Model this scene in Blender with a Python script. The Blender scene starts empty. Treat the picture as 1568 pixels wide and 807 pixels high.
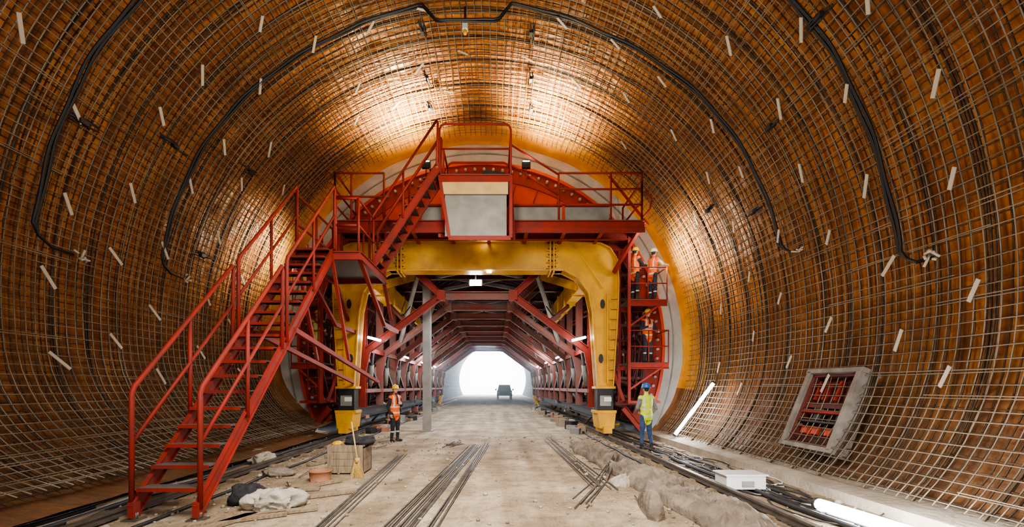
import bpy, math, random
from mathutils import Vector, Matrix, noise
random.seed(7)
V=Vector
scn=bpy.context.scene
COL=scn.collection

# ------------------------------------------------------------------ materials
def mat(name,c,rough=.6,metal=0.,c2=None,scale=4.,bump=0.,bscale=30.,emit=None,es=0.,detail=5,coords='Object',stretch=(1,1,1),spec=.5,lo=.35,hi=.65):
    m=bpy.data.materials.new(name); m.use_nodes=True
    nt=m.node_tree; N=nt.nodes; L=nt.links
    b=N['Principled BSDF']
    b.inputs['Base Color'].default_value=(*c,1)
    b.inputs['Roughness'].default_value=rough
    b.inputs['Metallic'].default_value=metal
    b.inputs['Specular IOR Level'].default_value=spec
    if emit:
        b.inputs['Emission Color'].default_value=(*emit,1); b.inputs['Emission Strength'].default_value=es
    tc=N.new('ShaderNodeTexCoord'); mp=N.new('ShaderNodeMapping'); mp.inputs['Scale'].default_value=stretch
    L.new(tc.outputs[coords],mp.inputs[0])
    if c2:
        n=N.new('ShaderNodeTexNoise'); n.inputs['Scale'].default_value=scale; n.inputs['Detail'].default_value=detail
        L.new(mp.outputs[0],n.inputs['Vector'])
        r=N.new('ShaderNodeValToRGB'); r.color_ramp.elements[0].position=lo; r.color_ramp.elements[1].position=hi
        r.color_ramp.elements[0].color=(*c,1); r.color_ramp.elements[1].color=(*c2,1)
        L.new(n.outputs['Fac'],r.inputs[0]); L.new(r.outputs[0],b.inputs['Base Color'])
    if bump>0:
        n2=N.new('ShaderNodeTexNoise'); n2.inputs['Scale'].default_value=bscale; n2.inputs['Detail'].default_value=6
        L.new(mp.outputs[0],n2.inputs['Vector'])
        bp=N.new('ShaderNodeBump'); bp.inputs['Strength'].default_value=bump; bp.inputs['Distance'].default_value=.05
        L.new(n2.outputs['Fac'],bp.inputs['Height']); L.new(bp.outputs[0],b.inputs['Normal'])
    return m

class NT:
    def __init__(s,name):
        s.m=bpy.data.materials.new(name); s.m.use_nodes=True; s.N=s.m.node_tree.nodes; s.L=s.m.node_tree.links; s.b=s.N['Principled BSDF']; s.tc=s.N.new('ShaderNodeTexCoord')
    def noise(s,scale,stretch=(1,1,1),detail=6):
        mp=s.N.new('ShaderNodeMapping'); mp.inputs['Scale'].default_value=stretch; s.L.new(s.tc.outputs['Object'],mp.inputs[0])
        n=s.N.new('ShaderNodeTexNoise'); n.inputs['Scale'].default_value=scale; n.inputs['Detail'].default_value=detail; s.L.new(mp.outputs[0],n.inputs['Vector']); return n.outputs['Fac']
    def ramp(s,f,p0,c0,p1,c1):
        r=s.N.new('ShaderNodeValToRGB'); e=r.color_ramp.elements; e[0].position=p0; e[1].position=p1; e[0].color=(*c0,1); e[1].color=(*c1,1); s.L.new(f,r.inputs[0]); return r.outputs[0]
    def mul(s,a,b,f=1.,t='MULTIPLY'):
        x=s.N.new('ShaderNodeMixRGB'); x.blend_type=t
        if isinstance(f,(int,float)): x.inputs[0].default_value=f
        else: s.L.new(f,x.inputs[0])
        s.L.new(a,x.inputs[1])
        if isinstance(b,tuple): x.inputs[2].default_value=(*b,1)
        else: s.L.new(b,x.inputs[2])
        return x.outputs[0]
    def bump(s,f,st,d):
        b=s.N.new('ShaderNodeBump'); b.inputs['Strength'].default_value=st; b.inputs['Distance'].default_value=d; s.L.new(f,b.inputs['Height']); s.L.new(b.outputs[0],s.b.inputs['Normal'])
def membrane_mat():
    k=NT('orange_membrane')
    base=k.ramp(k.noise(.8),.3,(.66,.235,.030),.7,(.42,.135,.022))
    st=k.ramp(k.noise(1.3,(.5,5.5,.5)),.36,(.42,.35,.30),.58,(1,1,1))  # dark streaks: outer rebar shadows painted into the membrane colour
    c=k.mul(base,st,.85)
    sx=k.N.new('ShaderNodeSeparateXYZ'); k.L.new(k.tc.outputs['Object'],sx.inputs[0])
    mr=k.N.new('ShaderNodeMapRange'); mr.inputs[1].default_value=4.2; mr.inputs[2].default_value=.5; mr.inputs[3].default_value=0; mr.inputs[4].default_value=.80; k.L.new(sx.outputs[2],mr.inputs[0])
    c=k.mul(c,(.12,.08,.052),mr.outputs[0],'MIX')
    k.L.new(c,k.b.inputs['Base Color'])
    r=k.ramp(k.noise(1.6),.3,(.34,)*3,.6,(.72,)*3); k.L.new(r,k.b.inputs['Roughness'])
    k.b.inputs['Specular IOR Level'].default_value=.32
    k.bump(k.noise(3.2,(1,1.6,1),7),.7,.1)
    return k.m
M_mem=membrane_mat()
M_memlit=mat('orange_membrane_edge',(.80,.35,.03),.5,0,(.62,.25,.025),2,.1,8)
M_bar=mat('rebar_steel',(.16,.125,.085),.6,.2,(.30,.25,.19),1.2)
M_bar2=mat('rebar_steel_outer',(.07,.045,.025),.7,.1,(.12,.075,.045),3)
M_floorbar=mat('rebar_floor',(.065,.055,.05),.65,.2,(.12,.10,.085),6)
M_strip=mat('spacer_strip',(.50,.45,.37),.7)
M_black=mat('black_rubber',(.012,.012,.014),.5)
M_dark=mat('dark_metal',(.035,.035,.04),.5,.3)
M_red=mat('red_paint',(.30,.026,.017),.6,0,(.19,.028,.02),2.5,.08,40,spec=.35)
M_redp=mat('red_paint_bright',(.60,.065,.02),.5,0,(.44,.045,.02),2)
M_redd=mat('red_paint_dark',(.14,.028,.022),.65,0,(.07,.027,.024),2)
M_pink=mat('red_primer_dusty',(.25,.06,.045),.65,0,(.17,.10,.085),1.8)
M_yel=mat('yellow_paint',(.68,.36,.02),.4,0,(.46,.235,.03),2.2,.05,30,lo=.45,hi=.75)
M_grate=mat('steel_grating',(.10,.085,.08),.6,.4,(.2,.18,.17),60,.3,90)
M_conc=mat('lining_concrete',(.34,.34,.32),.85,0,(.48,.47,.44),1.5,.3,12)
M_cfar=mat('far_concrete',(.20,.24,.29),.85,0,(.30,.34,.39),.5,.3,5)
M_kick=mat('kicker_concrete',(.30,.26,.205),.9,0,(.44,.39,.32),2,.5,14)
M_panel=mat('grey_plate',(.2,.2,.195),.6,.2,(.3,.29,.275),2,.1,10)
M_nich=mat('niche_frame',(.17,.15,.135),.8,0,(.26,.235,.21),4,.2,20)
M_ply=mat('plywood',(.62,.43,.2),.7,0,(.5,.33,.15),3,.1,20,stretch=(1,8,1))
M_wood=mat('weathered_wood',(.2,.14,.085),.8,0,(.32,.25,.17),4,.3,25,stretch=(8,1,1))
M_rust=mat('terracotta',(.38,.17,.09),.8,0,(.3,.13,.08),5,.2,20)
M_cloth=mat('geotextile',(.27,.22,.17),.95,0,(.14,.115,.09),3,1.,9)
M_sack=mat('sack_cloth',(.50,.46,.38),.9,0,(.36,.32,.26),5,.7,12)
M_jacketb=mat('black_cloth',(.015,.015,.02),.85,0,(.03,.03,.035),8,.4,25)
M_white=mat('white_plastic',(.7,.7,.7),.4)
M_straw=mat('broom_straw',(.62,.42,.12),.8,0,(.45,.28,.08),30,.5,60)
M_led=mat('led_tube',(1,1,1),.5,emit=(1,.98,.93),es=40)
M_led2=mat('led_panel',(1,1,1),.5,emit=(1,.98,.95),es=40)
M_rail=mat('rail_steel',(.13,.115,.10),.45,.6,(.22,.19,.17),5)
M_truck=mat('truck_paint',(.05,.08,.10),.5)
M_glass=mat('dark_glass',(.02,.03,.04),.1)
M_stone=mat('rubble',(.33,.29,.23),.95,0,(.45,.4,.33),9,.4,30)
def floor_mat():
    k=NT('dusty_concrete_floor'); k.b.inputs['Roughness'].default_value=.9
    a=k.ramp(k.noise(1.3,(1.6,.10,1),7),.35,(.32,.245,.16),.68,(.53,.44,.32))
    c=k.ramp(k.noise(1.1,(1,1,1),9),.38,(.60,.56,.51),.62,(1,1,1))
    f=k.noise(28)
    d=k.ramp(f,.3,(.55,.52,.48),.55,(1,1,1))
    g=k.ramp(k.noise(5),.36,(.66,.63,.58),.5,(1,1,1))
    x=k.mul(k.mul(k.mul(a,c),d,.8),g,.8); k.L.new(x,k.b.inputs['Base Color']); k.bump(f,.5,.04)
    return k.m
M_floor=floor_mat()

# ------------------------------------------------------------------ mesh builder
class MB:
    def __init__(s,name): s.name=name; s.v=[];s.f=[];s.m=[];s.sm=[];s.mats=[]
    def add(s,vs,fs,m,smooth=False):
        if m not in s.mats: s.mats.append(m)
        i=s.mats.index(m); o=len(s.v)
        s.v.extend([tuple(p) for p in vs])
        for f in fs:
            s.f.append([k+o for k in f]); s.m.append(i); s.sm.append(smooth)
    def path(s,pts,r,m,n=6,ref=None,caps=True,smooth=True):
        pts=[V(p) for p in pts]; k=len(pts); vs=[];fs=[]; prev=None
        for i,p in enumerate(pts):
            t=(pts[min(i+1,k-1)]-pts[max(i-1,0)])
            if t.length<1e-9: t=V((0,0,1))
            t.normalize()
            if prev is None:
                a=V(ref) if ref else (V((0,0,1)) if abs(t.z)<.9 else V((1,0,0)))
            else: a=prev
            u=a-t*a.dot(t)
            if u.length<1e-6: u=t.orthogonal()
            u.normalize(); prev=u; w=t.cross(u)
            rr=r[i] if isinstance(r,(list,tuple)) else r
            for j in range(n):
                an=2*math.pi*(j+.5)/n
                vs.append(p+(u*math.cos(an)+w*math.sin(an))*rr)
        for i in range(k-1):
            for j in range(n):
                a0=i*n+j;b0=i*n+(j+1)%n
                fs.append((a0,b0,b0+n,a0+n))
        if caps: fs.append(tuple(range(n-1,-1,-1))); fs.append(tuple((k-1)*n+j for j in range(n)))
        s.add(vs,fs,m,smooth)
    def tube(s,p0,p1,r,m,n=8,r1=None): s.path([p0,p1],[r,r if r1 is None else r1],m,n,smooth=n>4)
    def box(s,c,sz,m,rot=None):
        c=V(c); R=rot or Matrix.Identity(3); x,y,z=[q/2 for q in sz]
        vs=[c+R@V((a*x,b*y,d*z)) for a in(-1,1) for b in(-1,1) for d in(-1,1)]
        s.add(vs,[(0,1,3,2),(4,6,7,5),(0,4,5,1),(2,3,7,6),(0,2,6,4),(1,5,7,3)],m)
    def b2(s,x0,x1,y0,y1,z0,z1,m): s.box(((x0+x1)/2,(y0+y1)/2,(z0+z1)/2),(abs(x1-x0),abs(y1-y0),abs(z1-z0)),m)
    def beam(s,p0,p1,w,h,m,up=(0,0,1)):
        p0=V(p0);p1=V(p1);d=p1-p0;L=d.length;d.normalize();u=V(up)
        if abs(d.dot(u))>.98: u=V((0,1,0))
        a=d.cross(u).normalized(); u=a.cross(d).normalized()
        R=Matrix((a,d,u)).transposed()
        s.box((p0+p1)/2,(w,L,h),m,R)
    def ibeam(s,p0,p1,w,h,m,t=.025,up=(0,0,1)):
        p0=V(p0);p1=V(p1);d=(p1-p0).normalized();u=V(up)
        if abs(d.dot(u))>.98: u=V((0,1,0))
        a=d.cross(u).normalized(); u=a.cross(d).normalized()
        s.beam(p0,p1,t,h-2*t,m,u); s.beam(p0+u*(h/2-t/2),p1+u*(h/2-t/2),w,t,m,u); s.beam(p0-u*(h/2-t/2),p1-u*(h/2-t/2),w,t,m,u)
    def prism(s,poly,y0,y1,m):
        n=len(poly); vs=[(x,y0,z) for x,z in poly]+[(x,y1,z) for x,z in poly]
        fs=[tuple(range(n)),tuple(range(2*n-1,n-1,-1))]+[(i,i+n,(i+1)%n+n,(i+1)%n) for i in range(n)]
        s.add(vs,fs,m)
    def ell(s,c,r,m,rot=None,nu=14,nv=9,fn=None):
        c=V(c);R=rot or Matrix.Identity(3); vs=[];fs=[]
        for i in range(nv+1):
            ph=math.pi*i/nv
            for j in range(nu):
                th=2*math.pi*j/nu
                p=V((math.sin(ph)*math.cos(th)*r[0],math.sin(ph)*math.sin(th)*r[1],math.cos(ph)*r[2]))
                if fn: p=fn(p)
                vs.append(c+R@p)
        for i in range(nv):
            for j in range(nu):
                a=i*nu+j;b=i*nu+(j+1)%nu; fs.append((a,a+nu,b+nu,b))
        s.add(vs,fs,m,True)
    def arcband(s,r0,r1,y0,y1,t0,t1,m,n=72,cz=3.2):
        vs=[];fs=[]
        for i in range(n+1):
            t=math.radians(t0+(t1-t0)*i/n); c=math.cos(t);q=math.sin(t)
            vs+=[(r0*c,y0,cz+r0*q),(r1*c,y0,cz+r1*q),(r1*c,y1,cz+r1*q),(r0*c,y1,cz+r0*q)]
        for i in range(n):
            for j in range(4):
                a=i*4+j;b=i*4+(j+1)%4; fs.append((a,b,b+4,a+4))
        fs+= [(0,1,2,3),(n*4+3,n*4+2,n*4+1,n*4)]
        s.add(vs,fs,m)
    def build(s,parent=None,bevel=0):
        me=bpy.data.meshes.new(s.name); me.from_pydata(s.v,[],s.f)
        for m in s.mats: me.materials.append(m)
        me.polygons.foreach_set('material_index',s.m); me.polygons.foreach_set('use_smooth',s.sm)
        me.update(); o=bpy.data.objects.new(s.name,me); COL.objects.link(o)
        if parent: o.parent=parent
        if bevel:
            b=o.modifiers.new('bevel','BEVEL'); b.width=bevel; b.segments=2; b.limit_method='ANGLE'
        return o
def empty(name):
    o=bpy.data.objects.new(name,None); COL.objects.link(o); return o

CZ=3.2
def P(r,th,y):
    # profile tightens towards the invert
    if r>6.9:
        if th<-6: r-=.38*((-6-th)/19)**2
        elif th>186: r-=.95*((th-186)/19)**2
    t=math.radians(th); return V((r*math.cos(t),y,CZ+r*math.sin(t)))
R_=random.uniform

# ------------------------------------------------------------------ shell
Y0=-9.
def membrane(name,t0,t1):
    mb=MB(name); nt=int((t1-t0)*1.8); ny=240; vs=[];fs=[]
    for i in range(nt+1):
        th=t0+(t1-t0)*i/nt
        for j in range(ny+1):
            y=Y0+(15.6-Y0)*j/ny; a=math.radians(th)*7.5
            r=7.64+.07*noise.noise(V((a*.35,y*.5,1)))+.06*noise.noise(V((a*.9,y*1.1,7)))+.05*abs(noise.noise(V((a*.8,y*3.2,3))))+.02*noise.noise(V((a*4,y*4,3)))
            vs.append(P(r,th,y))
    for i in range(nt):
        for j in range(ny):
            a=i*(ny+1)+j; fs.append((a,a+1,a+ny+2,a+ny+1))
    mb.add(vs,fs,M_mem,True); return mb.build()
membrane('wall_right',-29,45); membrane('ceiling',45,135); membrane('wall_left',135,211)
mb=MB('trim_membrane_edge'); vs=[];fs=[]
prof=[(7.68,15.2),(7.62,15.5),(7.5,15.9),(7.3,16.3),(7.15,16.5)]
n=140
for i in range(n+1):
    th=-27+234*i/n
    for k,(r,y) in enumerate(prof): vs.append(P(r+.03*noise.noise(V((th*.15,y,2))),th,y))
for i in range(n):
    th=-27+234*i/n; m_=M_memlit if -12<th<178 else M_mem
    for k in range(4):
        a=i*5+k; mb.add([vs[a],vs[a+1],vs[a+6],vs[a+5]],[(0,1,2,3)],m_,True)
mb.build()
mb=MB('floor'); mb.b2(-7.6,7.6,Y0,100,-.3,0,M_floor); mb.build()
mb=MB('back_light_blocker'); mb.b2(-8,8,Y0-.3,Y0,-.3,11.2,M_cfar); mb.build()  # unseen wall added behind the camera to keep sky light out
mb=MB('concrete_tunnel_lining')
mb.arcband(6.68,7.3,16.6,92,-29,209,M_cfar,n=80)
mb.build()
mb=MB('far_tunnel_rebar_rings')
for k in range(46):
    y=43+k*1.05
    mb.path([P(6.6,t,y) for t in range(-28,209,4)],.045,M_dark,n=4,ref=(0,1,0))
for t in range(-25,207,5): mb.tube(P(6.62,t,43),P(6.62,t,91),.025,M_dark,n=4)
mb.build()
mb=MB('trim_kicker_left'); mb.prism([(-5.5,0),(-5.52,.15),(-5.9,.2),(-6.2,.2),(-6.6,0)],Y0,16.4,M_kick); mb.build()
mb=MB('trim_kicker_right'); mb.prism([(5.75,0),(5.77,.15),(6.3,.2),(6.6,.2),(6.9,0)],Y0,16.4,M_kick); mb.build()

# ------------------------------------------------------------------ rebar
cage=empty('reinforcement_cage')
mb=MB('rebar_mesh')
ths=[-26+234*i/88 for i in range(89)]
RB=.0088
y=-3.
while y<15.6:
    jr=R_(-.015,.015); sw=.06 if random.random()<.5 else .03
    mb.path([P(7.2+jr+.015*noise.noise(V((t*.05,y,0))),t,y+sw*noise.noise(V((t*.03,y*3,5)))) for t in ths],RB,M_bar,n=4,ref=(0,1,0))
    if random.random()<.35:
        t0=R_(-20,150); mb.path([P(7.225,t,y+.03) for t in [t0+q*4 for q in range(10)]],RB,M_bar,n=4,ref=(0,1,0))
    y+=R_(.165,.195)
th=-25.5
while th<208:
    mb.path([P(7.185+.01*noise.noise(V((th*3,yy,1))),th+.3*noise.noise(V((th,yy*.5,3))),yy) for yy in [-3+18.7*i/14 for i in range(15)]],RB,M_bar,n=4)
    if random.random()<.5:
        q0=R_(2,11); mb.tube(P(7.185,th+.3,q0),P(7.185,th+.35,q0+2.5),RB,M_bar,n=4)
    th+=R_(1.25,1.55)
y=-2.9
while y<15.5:
    mb.path([P(7.45+R_(-.015,.015),t,y+.07*noise.noise(V((t*.03,y*3,9)))) for t in ths],.011,M_bar2,n=4,ref=(0,1,0))
    y+=.17
th=-25
while th<208:
    mb.path([P(7.43,th+.35*noise.noise(V((th,yy*.4,8))),yy) for yy in [-3+18.5*i/8 for i in range(9)]],.011,M_bar2,n=4)
    th+=1.4
for yb in (3.6,4.4,5.3,6.2,7.0,8.0,8.7,9.4,10.6,11.4,12.2,13.2,14.2,15.0):
    for k in range(3):
        mb.path([P(7.28+.04*k,t,yb+.05*k+.08*noise.noise(V((t*.04,yb,k)))) for t in ths],.014,M_bar2,n=4,ref=(0,1,0))
mb.build(cage)

def hose(nm,yy,t0,t1):
    mb=MB(nm)
    for k in (0,1):
        pts=[]
        t=t0
        while t<=t1:
            r=7.14; yo=yy+.06*k
            if 83<t<99: r=7.14-.42*min(1,min(t-83,99-t)/2.2)
            pts.append(P(r,t,yo+.05*math.sin(t*.12)+.02*math.sin(t*.5+k))); t+=1
        pts=[P(7.12,t0-2,yy-.5),P(7.12,t0-2,yy-.25),P(7.12,t0-1.2,yy-.08)]+pts+[P(7.12,t1+1.5,yy+.15),P(7.12,t1+2.5,yy+.4),P(7.12,t1+2.6,yy+.8)]
        mb.path(pts,.025,M_black,n=6)
    for c,s in ((P(7.08,t1+2.6,yy+.9),-1),(P(7.08,t0-2,yy-.55),1)):
        for k in range(6): mb.tube(c+V((R_(-.06,.06),R_(-.1,.1),R_(-.08,.08))),c+V((-s*R_(-.02,.1),R_(-.15,.15),R_(-.12,.12))),.02,M_strip,n=6)
    return mb.build()
hose('injection_hose',10.2,14,168); hose('injection_hose',7.4,6,170)

mb=MB('spacer_strips')
for i,yy in enumerate((4.2,5.3,6.5,7.7,9.0,10.4,11.9,13.4)):
    th=-12+(i%2)*6
    while th<193:
        if random.random()<.88:
            sg=-1 if th<100 else 1
            t=th+R_(-1.5,1.5); c=P(7.12,t,yy+R_(-.25,.25))
            a=math.radians(t); et=V((-math.sin(a),0,math.cos(a))); en=V((math.cos(a),0,math.sin(a)))
            d=(et+V((0,sg*R_(.55,1.1),0))).normalized()
            L=R_(.3,.42)
            d=(d-en*R_(0,.25)).normalized()
            mb.beam(c-d*L/2,c+d*L/2,.06,.012,M_strip,up=en)
        th+=11.5
mb.build(cage)
mb=MB('anchor_couplers')
for (t,yy) in ((100,10.9),(79,10.9),(103,9.6),(76.5,9.6),(101,12.5),(78,12.5),(102,13.8),(77,13.8),(150,9.5),(155,7.7),(165,11.5),(32,9.2),(22,10.8),(38,7.2),(145,11.8),(28,12.4)):
    c=P(7.1,t,yy)
    for k in range(7):
        q=c+V((R_(-.06,.06),R_(-.25,.25),R_(-.06,.06)))
        mb.tube(q-V((0,.16,0)),q+V((.03,.16,.03)),.016,M_dark,n=6)
    mb.box(c,(.08,.16,.08),M_dark)
mb.build(cage)
mb=MB('ceiling_sensor_lamp')
c=P(6.7,91.5,10.3); mb.tube(c+V((0,0,.4)),c,.025,M_black); mb.box(c-V((0,0,.06)),(.12,.12,.12),M_white); mb.ell(c-V((0,0,.16)),(.05,.05,.07),M_yel); mb.build()

# ------------------------------------------------------------------ traveller
trav=empty('formwork_traveller')
GX=-.15
def portal(nm,yc):
    mb=MB(nm); y0,y1=yc-.22,yc+.22
    half=[(2.57,6.68),(4.2,6.62),(4.55,6.45),(4.80,6.05),(4.85,5.3),(4.82,4.3),(4.66,1.75),(4.10,1.75),(3.92,4.3),(3.78,4.95),(3.4,5.45),(2.95,5.68),(2.57,5.68)]
    mb.b2(GX-2.57,GX+2.57,y0+.03,y1-.03,5.70,6.66,M_yel)
    mb.b2(GX-2.57,GX+2.57,y0-.08,y1+.08,6.64,6.69,M_yel); mb.b2(GX-2.57,GX+2.57,y0-.08,y1+.08,5.66,5.71,M_yel)
    for sg in (-1,1):
        pol=[(GX+sg*x,z) for x,z in half]
        mb.prism(pol,y0+.03,y1-.03,M_yel)
        for i in list(range(0,6))+list(range(7,12)):
            a=pol[i];b=pol[i+1]; hz=abs(b[0]-a[0])>abs(b[1]-a[1]); q=(1 if i<6 else -1)
            ox=0 if hz else -sg*.045*q; oz=-.045*q if hz else 0
            mb.prism([a,b,(b[0]+ox,b[1]+oz),(a[0]+ox,a[1]+oz)],y0-.08,y1+.08,M_yel)
        for dx in (-.06,.06):
            mb.box((GX+sg*2.57+dx,yc,6.18),(.05,.7,1.18),M_yel)
        for z in (5.75,5.95,6.15,6.35,6.55):
            for dx in (-.13,.13): mb.box((GX+sg*2.57+dx,y0-.02,z),(.12,.09,.035),M_yel)
            mb.tube((GX+sg*2.57-.13,y0-.07,z+.05),(GX+sg*2.57+.13,y0-.07,z+.05),.02,M_dark,n=6)
        for k in range(9):
            z=2.0+k*.34; xo=4.66+.16*(z-1.75)/2.55
            mb.box((GX+sg*(xo-.14),y0-.04,z),(.26,.1,.025),M_yel)
        mb.b2(GX+sg*(4.42),GX+sg*4.46,y0-.08,y0+.02,1.85,4.9,M_yel)
        for z in (4.55,2.7):
            xc=GX+sg*(4.22+.03*(z-2)); vs=[]
            for q in range(20):
                an=2*math.pi*q/20; vs.append((xc+.08*math.cos(an),z+.16*math.sin(an)))
            mb.prism(vs,y0+.005,y0+.05,M_dark)
            vs2=[(xc+(x-xc)*1.3,z+(zz-z)*1.2) for x,zz in vs]; mb.prism(vs2,y0+.02,y0+.04,M_yel)
        mb.beam((GX+sg*3.3,y0-.01,6.6),(GX+sg*4.3,y0-.01,5.1),.03,.05,M_yel)
        xc=GX+sg*4.38
        mb.b2(xc-.34,xc+.34,y0-.08,y1+.08,1.68,1.76,M_yel)
        mb.b2(xc-.27,xc+.27,y0-.02,y1+.02,.95,1.68,M_black)
        mb.b2(xc-.19,xc+.19,y0-.05,y0-.02,1.1,1.45,M_panel)
        mb.b2(xc-.05,xc+.2,y0-.06,y0-.05,1.25,1.4,M_white)
        mb.tube((xc,yc,.7),(xc,yc,1.0),.16,M_rail,n=14)
        mb.b2(xc-.36,xc+.36,y0-.12,y1+.12,.86,.95,M_yel)
        mb.prism([(xc-.3,.86),(xc+.3,.86),(xc+.24,.35),(xc-.24,.35)],y0-.25,y1+.25,M_yel)
        mb.b2(xc-.14,xc+.14,y0-.4,y1+.4,.2,.42,M_yel)
        for dy in (-.38,.38):
            mb.tube((xc-.06,yc+dy,.27),(xc+.06,yc+dy,.27),.15,M_dark,n=18)
    return mb.build(trav,bevel=.008)
portal('yellow_portal_front',15.7); portal('yellow_portal_rear',41.)
mb=MB('yellow_girders')
for sg in (-1,1):
    x=GX+sg*3.75
    mb.b2(x-.2,x+.2,15.95,26,5.15,5.85,M_yel)
    for yy in range(17,26,2): mb.b2(x-.24,x+.24,yy,yy+.04,5.1,5.9,M_yel)
    mb.ibeam((GX+sg*4.38,15.9,.8),(GX+sg*4.38,41,.8),.3,.35,M_dark)
    mb.beam((GX+sg*3.6,16.2,5.3),(GX+sg*2.6,18.5,6.2),.25,.3,M_yel)
mb.build(trav)
mb=MB('red_inner_frames')
frames=[16.6+2.44*k for k in range(11)]
for k,yy in enumerate(frames):
    R=M_pink if k else M_red
    mb.ibeam((-1.5,yy,5.05),(1.3,yy,5.05),.25,.26,M_pink,up=(0,0,1))
    mb.ibeam((-4.1,yy,6.35),(3.9,yy,6.35),.25,.3,M_redd)
    for sg in (-1,1):
        xc=GX+sg*1.3
        mb.ibeam((xc,yy,5.05),(GX+sg*3.95,yy,3.1),.2,.24,R)
        mb.ibeam((xc,yy,5.05),(GX+sg*2.7,yy,6.35),.18,.22,R)
        mb.box((xc,yy,5.05),(.3,.34,.34),R)
        mb.ibeam((GX+sg*4.15,yy,1.0),(GX+sg*4.15,yy,6.3),.25,.25,R,up=(0,1,0))
        for z0,(r,t) in ((2.2,(6.2,-14)),(3.4,(6.15,2)),(4.8,(6.15,22)),(1.3,(6.2,-22))):
            e=P(r,t if sg>0 else 180-t,yy); s0=V((GX+sg*4.25,yy,z0))
            mb.tube(s0,e,.05,M_dark if z0<3 else M_redd,n=8)
            mb.tube(s0.lerp(e,.3),s0.lerp(e,.7),.075,M_redd,n=8)
        mb.beam((GX+sg*3.95,yy,3.1),(GX+sg*4.15,yy,2.2),.14,.2,R)
        # inner hydraulic prop leaning to the rail beam
        mb.tube((GX+sg*3.9,yy+.4,3.0),(GX+sg*4.25,yy+1.1,1.1),.06,M_dark,n=8); mb.tube((GX+sg*3.98,yy+.56,2.55),(GX+sg*4.12,yy+.85,1.8),.09,M_panel,n=8)
        if k<10:
            y2=frames[k+1]
            mb.beam((GX+sg*4.0,yy,3.1),(GX+sg*4.0,y2,3.1),.14,.16,R)
            mb.beam((GX+sg*4.1,yy,3.1),(GX+sg*4.1,y2,1.5),.1,.12,M_dark)
            mb.beam((GX+sg*4.1,yy,1.6),(GX+sg*4.1,y2,1.6),.12,.14,M_pink)
            mb.beam((xc,yy,5.2),(xc,y2,5.2),.12,.14,M_pink)
            mb.beam((GX+sg*2.6,yy,4.1),(GX+sg*3.7,y2,5.1),.1,.12,M_panel if k%2 else M_pink)
            mb.beam((-sg*1.2+GX,yy,6.3),(sg*1.8+GX,y2,6.3),.12,.14,M_panel)
            if k%2==0: mb.beam((GX+sg*2.2,yy+.3,5.9),(GX+sg*3.3,y2,3.6),.12,.14,M_panel)
            mb.path([(GX+sg*(2.6+.3*math.sin(q)),yy+q*.4,4.6+.3*math.cos(q*2+k)) for q in range(7)],.025,M_black,n=5)
mb.build(trav)
mb=MB('formwork_shell')
mb.arcband(6.42,6.52,16.5,42,-26,206,M_redd,n=80)
yy=16.8
while yy<42:
    mb.arcband(6.15,6.42,yy,yy+.04,-26,206,M_redd,n=60); yy+=.8
for t in range(-24,206,6):
    mb.beam(P(6.3,t,16.6),P(6.3,t,42),.05,.12,M_redd)
mb.arcband(5.95,6.48,16.38,16.48,-26,206,M_red,n=90)
mb.arcband(6.46,6.56,16.28,16.5,-26,206,M_redp,n=90)
pol=[]
for i in range(41):
    t=math.radians(30+120*i/40); pol.append((6.45*math.cos(t),CZ+6.45*math.sin(t)))
mb.prism(pol,16.42,16.5,M_redp)
for t in range(38,144,8):
    mb.beam(P(5.3,t,16.36),P(6.0,t,16.36),.03,.1,M_red,up=(0,1,0))
for t in range(-22,203,3):
    p=P(6.3,t,16.26); mb.tube(p,p+V((0,.14,0)),.05,M_sack,n=8)
for sg in (-1,1):
    for k in range(6):
        t=-20+k*9; t2=t if sg>0 else 180-t
        mb.beam(P(6.0,t2,16.3),V((GX+sg*4.95,16.3,P(6.0,t2,0).z)),.05,.1,M_redd)
mb.build(trav)
mb=MB('lining_stop_end')
mb.arcband(6.56,7.24,16.40,16.55,-28,208,M_conc,n=100)
mb.arcband(6.88,6.92,16.36,16.42,-28,208,M_panel,n=100)
mb.build(trav)

def rail(mb,pts,h,m=M_red,r=.032,levels=(1,.55),post=True):
    pts=[V(p) for p in pts]; U=V((0,0,1))
    for l in levels:
        mb.path([p+U*h*l for p in pts],r,m,n=8)
    if post:
        for p in pts: mb.tube(p,p+U*h,r,m,n=8)
def hoop(mb,a,b,h,m=M_red,r=.032,mid=(.5,)):
    a=V(a);b=V(b);U=V((0,0,1)); d=(b-a).normalized(); c=.16
    mb.path([a,a+U*(h-c),a+U*(h-c*.3)+d*c*.3,a+U*h+d*c,b+U*h-d*c,b+U*(h-c*.3)-d*c*.3,b+U*(h-c),b],r,m,n=8,ref=(0,1,.01))
    for q in mid: mb.tube(a+U*h*q,b+U*h*q,r*.85,m,n=8)
plat=MB('access_platform')
XL,XR=-4.45,5.05
plat.b2(XL,XR,13.95,16.2,6.78,6.84,M_grate)
for yy in (13.95,15.0,16.15): plat.ibeam((XL,yy,6.68),(XR,yy,6.68),.16,.24,M_red)
x=XL
while x<=XR+.01: plat.ibeam((x,13.95,6.68),(x,16.2,6.68),.12,.2,M_red); x+=1.1875
for x0,x1 in ((-1.75,-1.15),(1.05,2.55),(2.65,4.0)):
    plat.b2(x0,x1,14.02,14.06,6.85,7.25,M_panel)
    plat.beam(((x0+x1)/2,13.9,7.28),((x0+x1)/2,14.1,7.28),x1-x0,.05,M_red)
plat.b2(XL,XR,13.85,13.9,6.42,6.56,M_red)
rail(plat,[(1.0,14,7.75),(2.45,14,6.84)],1.4,post=False)
rail(plat,[(2.45,14,6.84),(4.05,14,6.84),(5.0,14,6.84)],1.45,levels=(1,.66,.33))
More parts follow.
